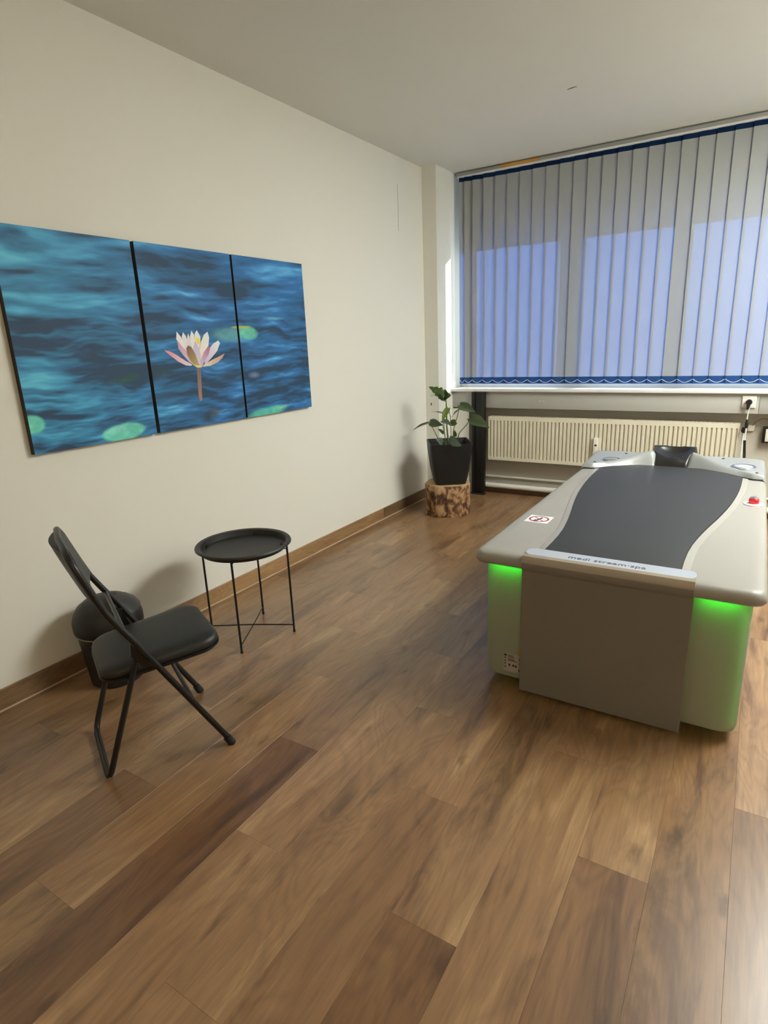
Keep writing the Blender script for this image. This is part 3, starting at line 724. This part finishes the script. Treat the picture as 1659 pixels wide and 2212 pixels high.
so = thing('power_outlet', (2.51, 4.615, 0.896), 'white square wall socket on the cable duct holding a black plug', 'socket')
MB().box(2.466, 2.556, 4.603, 4.615, .853, .941).build('cover_frame', M['socket'], so, bevel=.004)
def disc_y(cx, cz, prof, n=24):
    return MB().loft([[(cx + r * math.cos(2 * math.pi * i / n), y, cz + r * math.sin(2 * math.pi * i / n)) for i in range(n)] for r, y in prof])
disc_y(2.511, .897, ((.026, 4.604), (.026, 4.6025), (.022, 4.6015))).build('socket_ring', M['paper'], so)
pc = thing('mains_cable', (2.511, 4.60, 0.885), 'black round plug with white and black cable hanging down behind the bed', 'cable')
disc_y(2.511, .897, ((.018, 4.601), (.021, 4.592), (.021, 4.575), (.017, 4.562))).build('plug', M['black_matte'], pc)
MB().tube([(2.511, 4.578, .890), (2.509, 4.572, .862), (2.507, 4.570, .845)], [.013, .011, .008], 12).build('plug_sleeve', M['black_matte'], pc)
P_ = lambda u, v, y: tuple(at(u, v, 'y', y))
MB().tube([P_(1618.5, 880, 4.57), P_(1615.5, 894, 4.57), P_(1613.5, 907, 4.57)], .0042, 8).build('white_cable', M['cord'], pc)
MB().tube([P_(1613.8, 906, 4.57), P_(1613.5, 909, 4.57), P_(1613, 913, 4.57), P_(1612.5, 921, 4.57), P_(1612, 925, 4.57)], [.007, .006, .011, .011, .006], 12).build('coupling', M['black_matte'], pc)
MB().tube([P_(1612, 925, 4.57), P_(1609.5, 940, 4.57), P_(1608.5, 952, 4.57)], .0055, 8).build('white_cable', M['cord'], pc)
q = at(1608, 985, 'y', 4.57)
MB().tube([P_(1608.5, 951, 4.57), P_(1608, 970, 4.57), tuple(q), (q.x, 4.50, .35), (q.x - .02, 4.30, .08), (q.x - .1, 3.9, .012), (2.35, 3.64, .012)], .0095, 10).build('black_conduit', M['black_matte'], pc)
lo = thing('small_outlet', (2.54, YW, 0.69), 'small white outlet on the wall right of the radiator with a thin grey wire', 'outlet')
MB().box(2.522, 2.566, YW - .022, YW, .668, .714).build('outlet_body', M['socket'], lo, bevel=.004)
MB().tube([P_(1626, 919, 4.722), P_(1634, 911, 4.715), P_(1645, 905, 4.71), P_(1655, 904.5, 4.71), P_(1664, 909, 4.71), P_(1672, 922, 4.735)], .003, 8).build('thin_wire', M['cordgrey'], lo)
cb = thing('control_box', (2.70, YW, 0.645), 'white wall box with black edges at the right edge of the picture', 'box')
MB().box(2.622, 2.79, YW - .055, YW, .588, .704).build('black_back', M['black_matte'], cb, bevel=.003)
MB().box(2.640, 2.776, YW - .060, YW - .0548, .600, .692).build('white_front', M['socket'], cb, bevel=.002)

# ------------------------------------------------------------------ stump and potted plant
SXc, SYc = 0.402, 3.918
st = thing('log_stump', (SXc, SYc, 0), 'short tree-stump section with patchy bark carrying the plant pot', 'stump')
def bark_mat():
    m = bpy.data.materials.new('bark'); m.use_nodes = True; nt = m.node_tree; N = nt.nodes; L = nt.links; b = N['Principled BSDF']
    tc = N.new('ShaderNodeTexCoord'); mp = N.new('ShaderNodeMapping'); mp.inputs['Scale'].default_value = (20, 20, 13); L.new(tc.outputs['Object'], mp.inputs['Vector'])
    n = N.new('ShaderNodeTexNoise'); n.inputs['Scale'].default_value = 1.0; n.inputs['Detail'].default_value = 6; n.inputs['Distortion'].default_value = .6; L.new(mp.outputs[0], n.inputs['Vector'])
    r = N.new('ShaderNodeValToRGB'); L.new(n.outputs['Fac'], r.inputs[0]); e = r.color_ramp.elements
    e[0].position = .34; e[0].color = (.035, .016, .008, 1); e[1].position = .66; e[1].color = (.42, .27, .14, 1)
    for p, c in ((.45, (.105, .042, .016)), (.50, (.19, .090, .035)), (.56, (.33, .195, .090))): q = e.new(p); q.color = (*c, 1)
    L.new(r.outputs[0], b.inputs['Base Color']); b.inputs['Roughness'].default_value = .8
    bp = N.new('ShaderNodeBump'); bp.inputs['Strength'].default_value = .6; bp.inputs['Distance'].default_value = .006; L.new(n.outputs['Fac'], bp.inputs['Height']); L.new(bp.outputs['Normal'], b.inputs['Normal'])
    return m
def cut_mat():
    m = bpy.data.materials.new('cut_wood'); m.use_nodes = True; nt = m.node_tree; N = nt.nodes; L = nt.links; b = N['Principled BSDF']
    tc = N.new('ShaderNodeTexCoord'); w = N.new('ShaderNodeTexWave'); w.wave_type = 'RINGS'; w.rings_direction = 'Z'; w.inputs['Scale'].default_value = 18; w.inputs['Distortion'].default_value = 2.5
    L.new(tc.outputs['Object'], w.inputs['Vector']); mx = N.new('ShaderNodeMix'); mx.data_type = 'RGBA'
    mx.inputs[6].default_value = (.42, .27, .14, 1); mx.inputs[7].default_value = (.56, .39, .22, 1); L.new(w.outputs['Fac'], mx.inputs[0]); L.new(mx.outputs[2], b.inputs['Base Color']); b.inputs['Roughness'].default_value = .75
    return m
n = 48
def outl(r, z): return [(SXc + (r + .006 * math.sin(3 * a + 1) + .004 * math.sin(7 * a)) * math.cos(a), SYc + (r + .006 * math.sin(3 * a + 1) + .004 * math.sin(7 * a)) * math.sin(a), z) for a in [2 * math.pi * i / n for i in range(n)]]
MB().loft([outl(.186, 0), outl(.188, .004), outl(.189, .09), outl(.186, .18), outl(.187, .258), outl(.183, .263)]).build('bark', bark_mat(), st, angle=50)
MB().loft([outl(.182, .262), outl(.181, .266)]).build('cut_face', cut_mat(), st, angle=50)
ZP = .266
pp = thing('potted_plant', (0.42, 3.925, ZP), 'young monstera plant in a square black pot standing on the stump', 'potted plant')
PXc, PYc = 0.42, 3.925; PA = math.radians(33)
def prot(x, y): return (PXc + x * math.cos(PA) - y * math.sin(PA), PYc + x * math.sin(PA) + y * math.cos(PA))
def pring(hwid, z, r): return [(*prot(x, y), z) for x, y in rrect(-hwid, hwid, -hwid, hwid, r, 5)]
HP = .345
MB().loft([pring(.118, ZP, .03), pring(.126, ZP + .006, .03), pring(.150, ZP + .12, .03), pring(.166, ZP + .26, .025), pring(.172, ZP + HP, .022), pring(.164, ZP + HP, .018), pring(.158, ZP + HP - .03, .018), pring(.154, ZP + HP - .07, .018)]).build('pot', M['black_matte'], pp, angle=40)
MB().prism([(p[0], p[1]) for p in pring(.156, 0, .018)], ZP + HP - .075, ZP + HP - .068).build('soil', M['soil'], pp)
def pix(u, v, y): return at(840 + u / 5.53, 800 + v / 5.53, 'y', y)
SOIL = Vector((PXc, PYc, ZP + HP - .07))
def stem(pts, r0=.004, r1=.0025):
    P = [Vector(p) for p in pts]; out = []
    for i in range(len(P) - 1):
        for k in range(4): out.append(P[i].lerp(P[i + 1], k / 4))
    out.append(P[-1]); nn = len(out)
    MB().tube(out, [r0 + (r1 - r0) * i / (nn - 1) for i in range(nn)], 7).build('stem', M['stem'], pp)
def leaf(base, tip, wid, side, m='leaf', droop=.02, fold=.25, lobes=False):
    """heart-shaped blade from base to tip, side = rough direction across the blade"""
    b, t = Vector(base), Vector(tip); ax = t - b; Ln = ax.length; ax.normalize()
    s = Vector(side); s = (s - ax * s.dot(ax)).normalized(); nrm = ax.cross(s)
    if nrm.z < 0: nrm = -nrm
    rows = []; NL = 14
    for i in range(NL + 1):
        u = i / NL; w = wid * (math.sin(math.pi * min(1, (u * .93 + .07)) ** .72) ** .85) * (1 - .25 * u)
        if lobes and i in (5, 8, 11): w *= .72
        row = []
        for j in range(7):
            q = -1 + j / 3
            back = -.10 * Ln * abs(q) * max(0, 1 - u * 4)            # heart notch
            p = b + ax * (u * Ln + back) + s * (q * w / 2) + nrm * (fold * abs(q) * w / 2 - droop * u * u - .004 * math.cos(6 * u) * abs(q))
            row.append(p)
        rows.append(row)
    mb = MB(); mb.loft(rows, closed=False, cap0=False, cap1=False); o = mb.build('leaf', M[m], pp, angle=60)
    md = o.modifiers.new('thickness', 'SOLIDIFY'); md.thickness = .0008
    return o
rt = Vector((.90, .44, 0)); bk = Vector((-.44, .9, 0)); up = Vector((0, 0, 1))
top = pix(683, 350, 3.90)
stem([SOIL + Vector((.0, 0, 0)), pix(690, 640, 3.92), pix(688, 480, 3.91), top], .008, .004)
stem([SOIL + Vector((-.02, 0, 0)), pix(665, 760, 3.90), pix(655, 620, 3.88)], .004, .003)
leaf(top + up * .01, pix(478, 192, 3.86), .115, bk * .6 + up * .9, 'leaf', .0, .35, True)
leaf(pix(668, 300, 3.88), pix(738, 300, 3.80), .085, up + bk * .2, 'leaf', .0, .3)
leaf(pix(615, 305, 3.95), pix(505, 300, 3.99), .02, bk + up * .1, 'leaf', .0, .2)
leaf(pix(708, 452, 3.86), pix(634, 604, 3.80), .055, rt + up * .4, 'leaf2', .0, .3)
leaf(pix(645, 508, 3.95), pix(512, 494, 4.02), .05, bk, 'leaf', .0, .1)
b3 = pix(850, 415, 3.86)
stem([SOIL + Vector((.04, 0, 0)), pix(770, 720, 3.88), pix(815, 560, 3.87), b3], .004, .0028)
leaf(b3, pix(1038, 505, 3.76), .085, bk * .8 + up * .6, 'leaf', .0, .35)
leaf(pix(838, 462, 3.9), pix(745, 558, 3.95), .03, bk + up * .3, 'leaf3', .0, .2)
b4 = pix(983, 565, 3.80)
stem([SOIL + Vector((.05, -.01, 0)), pix(840, 750, 3.84), pix(930, 650, 3.82), b4], .004, .0028)
leaf(b4, pix(1200, 685, 3.68), .10, bk * .7 + up * .7, 'leaf', .0, .35)
b5 = pix(488, 620, 3.90)
stem([SOIL + Vector((-.05, .0, 0)), pix(560, 760, 3.9), b5], .004, .0026)
leaf(b5, pix(285, 710, 3.82), .06, bk + up * .25, 'leaf', .0, .25)
leaf(pix(495, 622, 3.88), pix(642, 655, 3.84), .075, up + bk * .5, 'leaf', .0, .25)
leaf(pix(640, 600, 3.84), pix(745, 650, 3.78), .055, up * .5 + bk, 'leaf3', .0, .25)
leaf(pix(800, 615, 3.86), pix(715, 655, 3.84), .06, up + bk * .4, 'leaf', .0, .25)
stem([SOIL + Vector((.02, .01, 0)), pix(742, 700, 3.92), pix(735, 560, 3.93), pix(722, 490, 3.93)], .004, .003)
stem([SOIL + Vector((-.01, -.03, 0)), pix(668, 760, 3.86), pix(640, 640, 3.86)], .004, .003)
leaf(pix(730, 825, 3.82), pix(868, 905, 3.74), .085, up + bk * .6, 'leaf3', .0, .3)
leaf(pix(640, 870, 3.82), pix(560, 815, 3.78), .07, up + bk * .5, 'leaf3', .0, .3)
leaf(pix(790, 790, 3.86), pix(785, 712, 3.86), .035, rt, 'leaf', .0, .2)
leaf(pix(655, 750, 3.84), pix(585, 695, 3.84), .03, up, 'leaf', .0, .2)

# ------------------------------------------------------------------ waste bin
BXc, BYc = 0.207, 0.878
bn = thing('waste_bin', (BXc, BYc, 0), 'round black waste bin with a domed lid behind the folding chair', 'waste bin')
MB().lathe([(0, 0), (.106, 0), (.112, .006), (.134, .246), (.128, .246), (.106, .02), (0, .012)], BXc, BYc, 40).build('bin_body', M['black_matte'], bn)
MB().lathe([(.1355, .246), (.1415, .247), (.1415, .2505), (.1355, .252)], BXc, BYc, 40).build('metal_rim', M['alu'], bn)
lid = sub(MB().lathe([(0, .252), (.141, .252), (.145, .262), (.145, .300), (.137, .330), (.118, .360), (.085, .384), (.045, .398), (0, .402)], BXc, BYc, 40).build('domed_lid', M['black_matte'], bn), bn)
MB().lathe([(.1385, .330), (.1195, .3605), (.0865, .3850), (.050, .398), (.050, .400), (.0875, .387), (.1210, .362), (.1405, .331)], BXc, BYc, 16, math.radians(-15), math.radians(75)).build('swing_flap', mat('flap_grey', (.030, .031, .030), .45), lid)

# ------------------------------------------------------------------ tray side table
TX, TY, TR, TZ = 0.464, 1.4845, .2337, .4962
tb = thing('side_table', (TX, TY, 0), 'black round tray side table on thin metal legs beside the chair', 'side table')
MB().lathe([(0, TZ - .034), (.196, TZ - .034), (.203, TZ - .030), (.208, TZ - .006), (.213, TZ - .002), (.230, TZ - .001), (TR, TZ - .005), (TR + .001, TZ - .010), (.231, TZ - .012), (.2285, TZ - .006), (.215, TZ - .006), (.2105, TZ - .010), (.2055, TZ - .034), (.197, TZ - .037), (0, TZ - .037)][::-1], TX, TY, 64).build('tray', M['tray'], tb)
a0 = -4.20622 + math.pi; LR = .215
ftp = [(TX + LR * math.cos(a0 + k * math.pi / 2), TY + LR * math.sin(a0 + k * math.pi / 2)) for k in range(4)]
for k, (x, y) in enumerate(ftp):
    lg = sub(MB().tube([(x, y, 0.002), (x, y, TZ - .006)], .0052, 10).build('leg', M['black_metal'], tb), tb)
    MB().tube([(x, y, 0.0), (x, y, .012)], .0062, 10).build('leg_tip', M['rubber'], lg)
    ang = a0 + k * math.pi / 2
    px_, py_ = x - .030 * math.cos(ang), y - .030 * math.sin(ang)
    MB().tube([(x, y, TZ - .040), (px_ + .012 * math.cos(ang), py_ + .012 * math.sin(ang), TZ - .040), (px_, py_, TZ - .012)], .003, 8).build('bracket', M['black_metal'], lg)
for k in (0, 1):
    (xa, ya), (xb, yb) = ftp[k], ftp[k + 2]
    dz = .004 if k else -.003
    MB().tube([(xa, ya, .040), (TX + (xa - TX) * .12, TY + (ya - TY) * .12, .040 + dz), (TX - (xa - TX) * .12, TY - (ya - TY) * .12, .040 + dz), (xb, yb, .040)], .0034, 8).build('cross_brace', M['black_metal'], tb)

# ------------------------------------------------------------------ folding chair (local frame: X across, Y forward)
ch = empty('folding_chair', (0.742, 0.686, 0), math.atan2(-.438, .899)); tag(ch, 'black padded folding chair standing in front of the left wall', 'folding chair')
prof = [(.212, .010), (.120, .178), (.0, .400), (-.047, .488), (-.090, .562), (-.125, .625), (-.150, .690), (-.175, .760)]
ztop, ytop = .836, -.203
def side(sx): return [(sx * .21, y, z) for y, z in prof]
frm = side(1) + [(.207, -.188, .797), (.192, -.197, .818), (.165, -.202, .831), (.13, ytop, ztop), (0, ytop - .006, ztop + .004), (-.13, ytop, ztop), (-.165, -.202, .831), (-.192, -.197, .818), (-.207, -.188, .797)] + side(-1)[::-1]
MB().tube(frm, .0108, 12).build('front_frame', M['black_metal'], ch)
for s in (1, -1): MB().tube([(s * .21, .2145, 0.0), (s * .21, .197, .034)], .0142, 12).build('foot_cap', M['rubber'], ch)
rear = arc_path([(.188, -.046, .474), (.172, -.205, .0115), (-.172, -.205, .0115), (-.188, -.046, .474)], .05, 6)
MB().tube(rear, .0105, 12).build('rear_frame', M['black_metal'], ch)
MB().tube([(.203, .106, .204), (-.203, .106, .204)], .0080, 10).build('stretcher', M['black_metal'], ch)
MB().tube([(.203, -.082, .548), (-.203, -.082, .548)], .0075, 10).build('back_crossbar', M['black_metal'], ch)
for s in (1, -1): MB().loft([[(s * .2, y, z) for y, z in ((-.07, .50), (-.03, .44), (-.015, .395), (-.04, .40), (-.075, .455))], [(s * .193, y, z) for y, z in ((-.07, .50), (-.03, .44), (-.015, .395), (-.04, .40), (-.075, .455))]]).build('pivot_plate', M['black_metal'], ch)
def seat_poly(i):
    P = []
    for cx, cy, a in ((.190 - .075, -.168 + .07, -90), (.188 - .075, .236 - .075, 0), (-.188 + .075, .236 - .075, 90), (-.190 + .075, -.168 + .07, 180)):
        hwx = -.018 if cy < 0 else 0
        for k in range(9):
            t = math.radians(a + 90 * k / 8); r = .072 - i
            P.append(((cx + (hwx if cx > 0 else -hwx)) + r * math.cos(t), cy + r * math.sin(t)))
    return P
def seat_z(y, z): return z + .08 * y
mb = MB(); mb.loft([[(x, y, seat_z(y, z)) for x, y in seat_poly(i)] for i, z in ((.012, .376), (.003, .379), (.0, .386), (.0, .396), (.004, .407), (.014, .414), (.030, .418), (.055, .420))]).build('seat_pad', M['vinyl'], ch, angle=60)
mb = MB(); mb.loft([[(x, y, seat_z(y, z)) for x, y in seat_poly(i)] for i, z in ((.016, .366), (.004, .367), (-.003, .373), (-.003, .381), (.01, .382))]).build('seat_rim', M['black_metal'], ch, angle=60)
# backrest: upholstered pad between the tubes
rows = []
for i in range(15):
    t = i / 14; z = .648 + (.835 - .648) * t
    y = np.interp(z, [.562, .625, .690, .760, .797, .84], [-.090, -.125, -.150, -.175, -.188, -.203]); hwd = .198
    if t > .55: hwd = .198 - .075 * ((t - .55) / .45) ** 2.4
    if t < .15: hwd = .198 - .03 * ((.15 - t) / .15) ** 2
    rows.append((y, z, hwd))
def pad(off, th):
    ring_rows = []
    for y, z, hwd in rows:
        e = 0
        r = []
        for j in range(13):
            q = -1 + j / 6; r.append((q * hwd, y + off - .022 * (1 - q * q) + th * (1 - .35 * abs(q) ** 4), z))
        for j in range(12, -1, -1):
            q = -1 + j / 6; r.append((q * hwd, y + off - .022 * (1 - q * q) - .006, z))
        ring_rows.append(r)
    return ring_rows
MB().loft(pad(.0, .018)).build('backrest_pad', M['vinyl'], ch, bevel=.003, angle=50)
MB().loft(pad(-.008, .004)).build('backrest_shell', M['black_matte'], ch, angle=50)
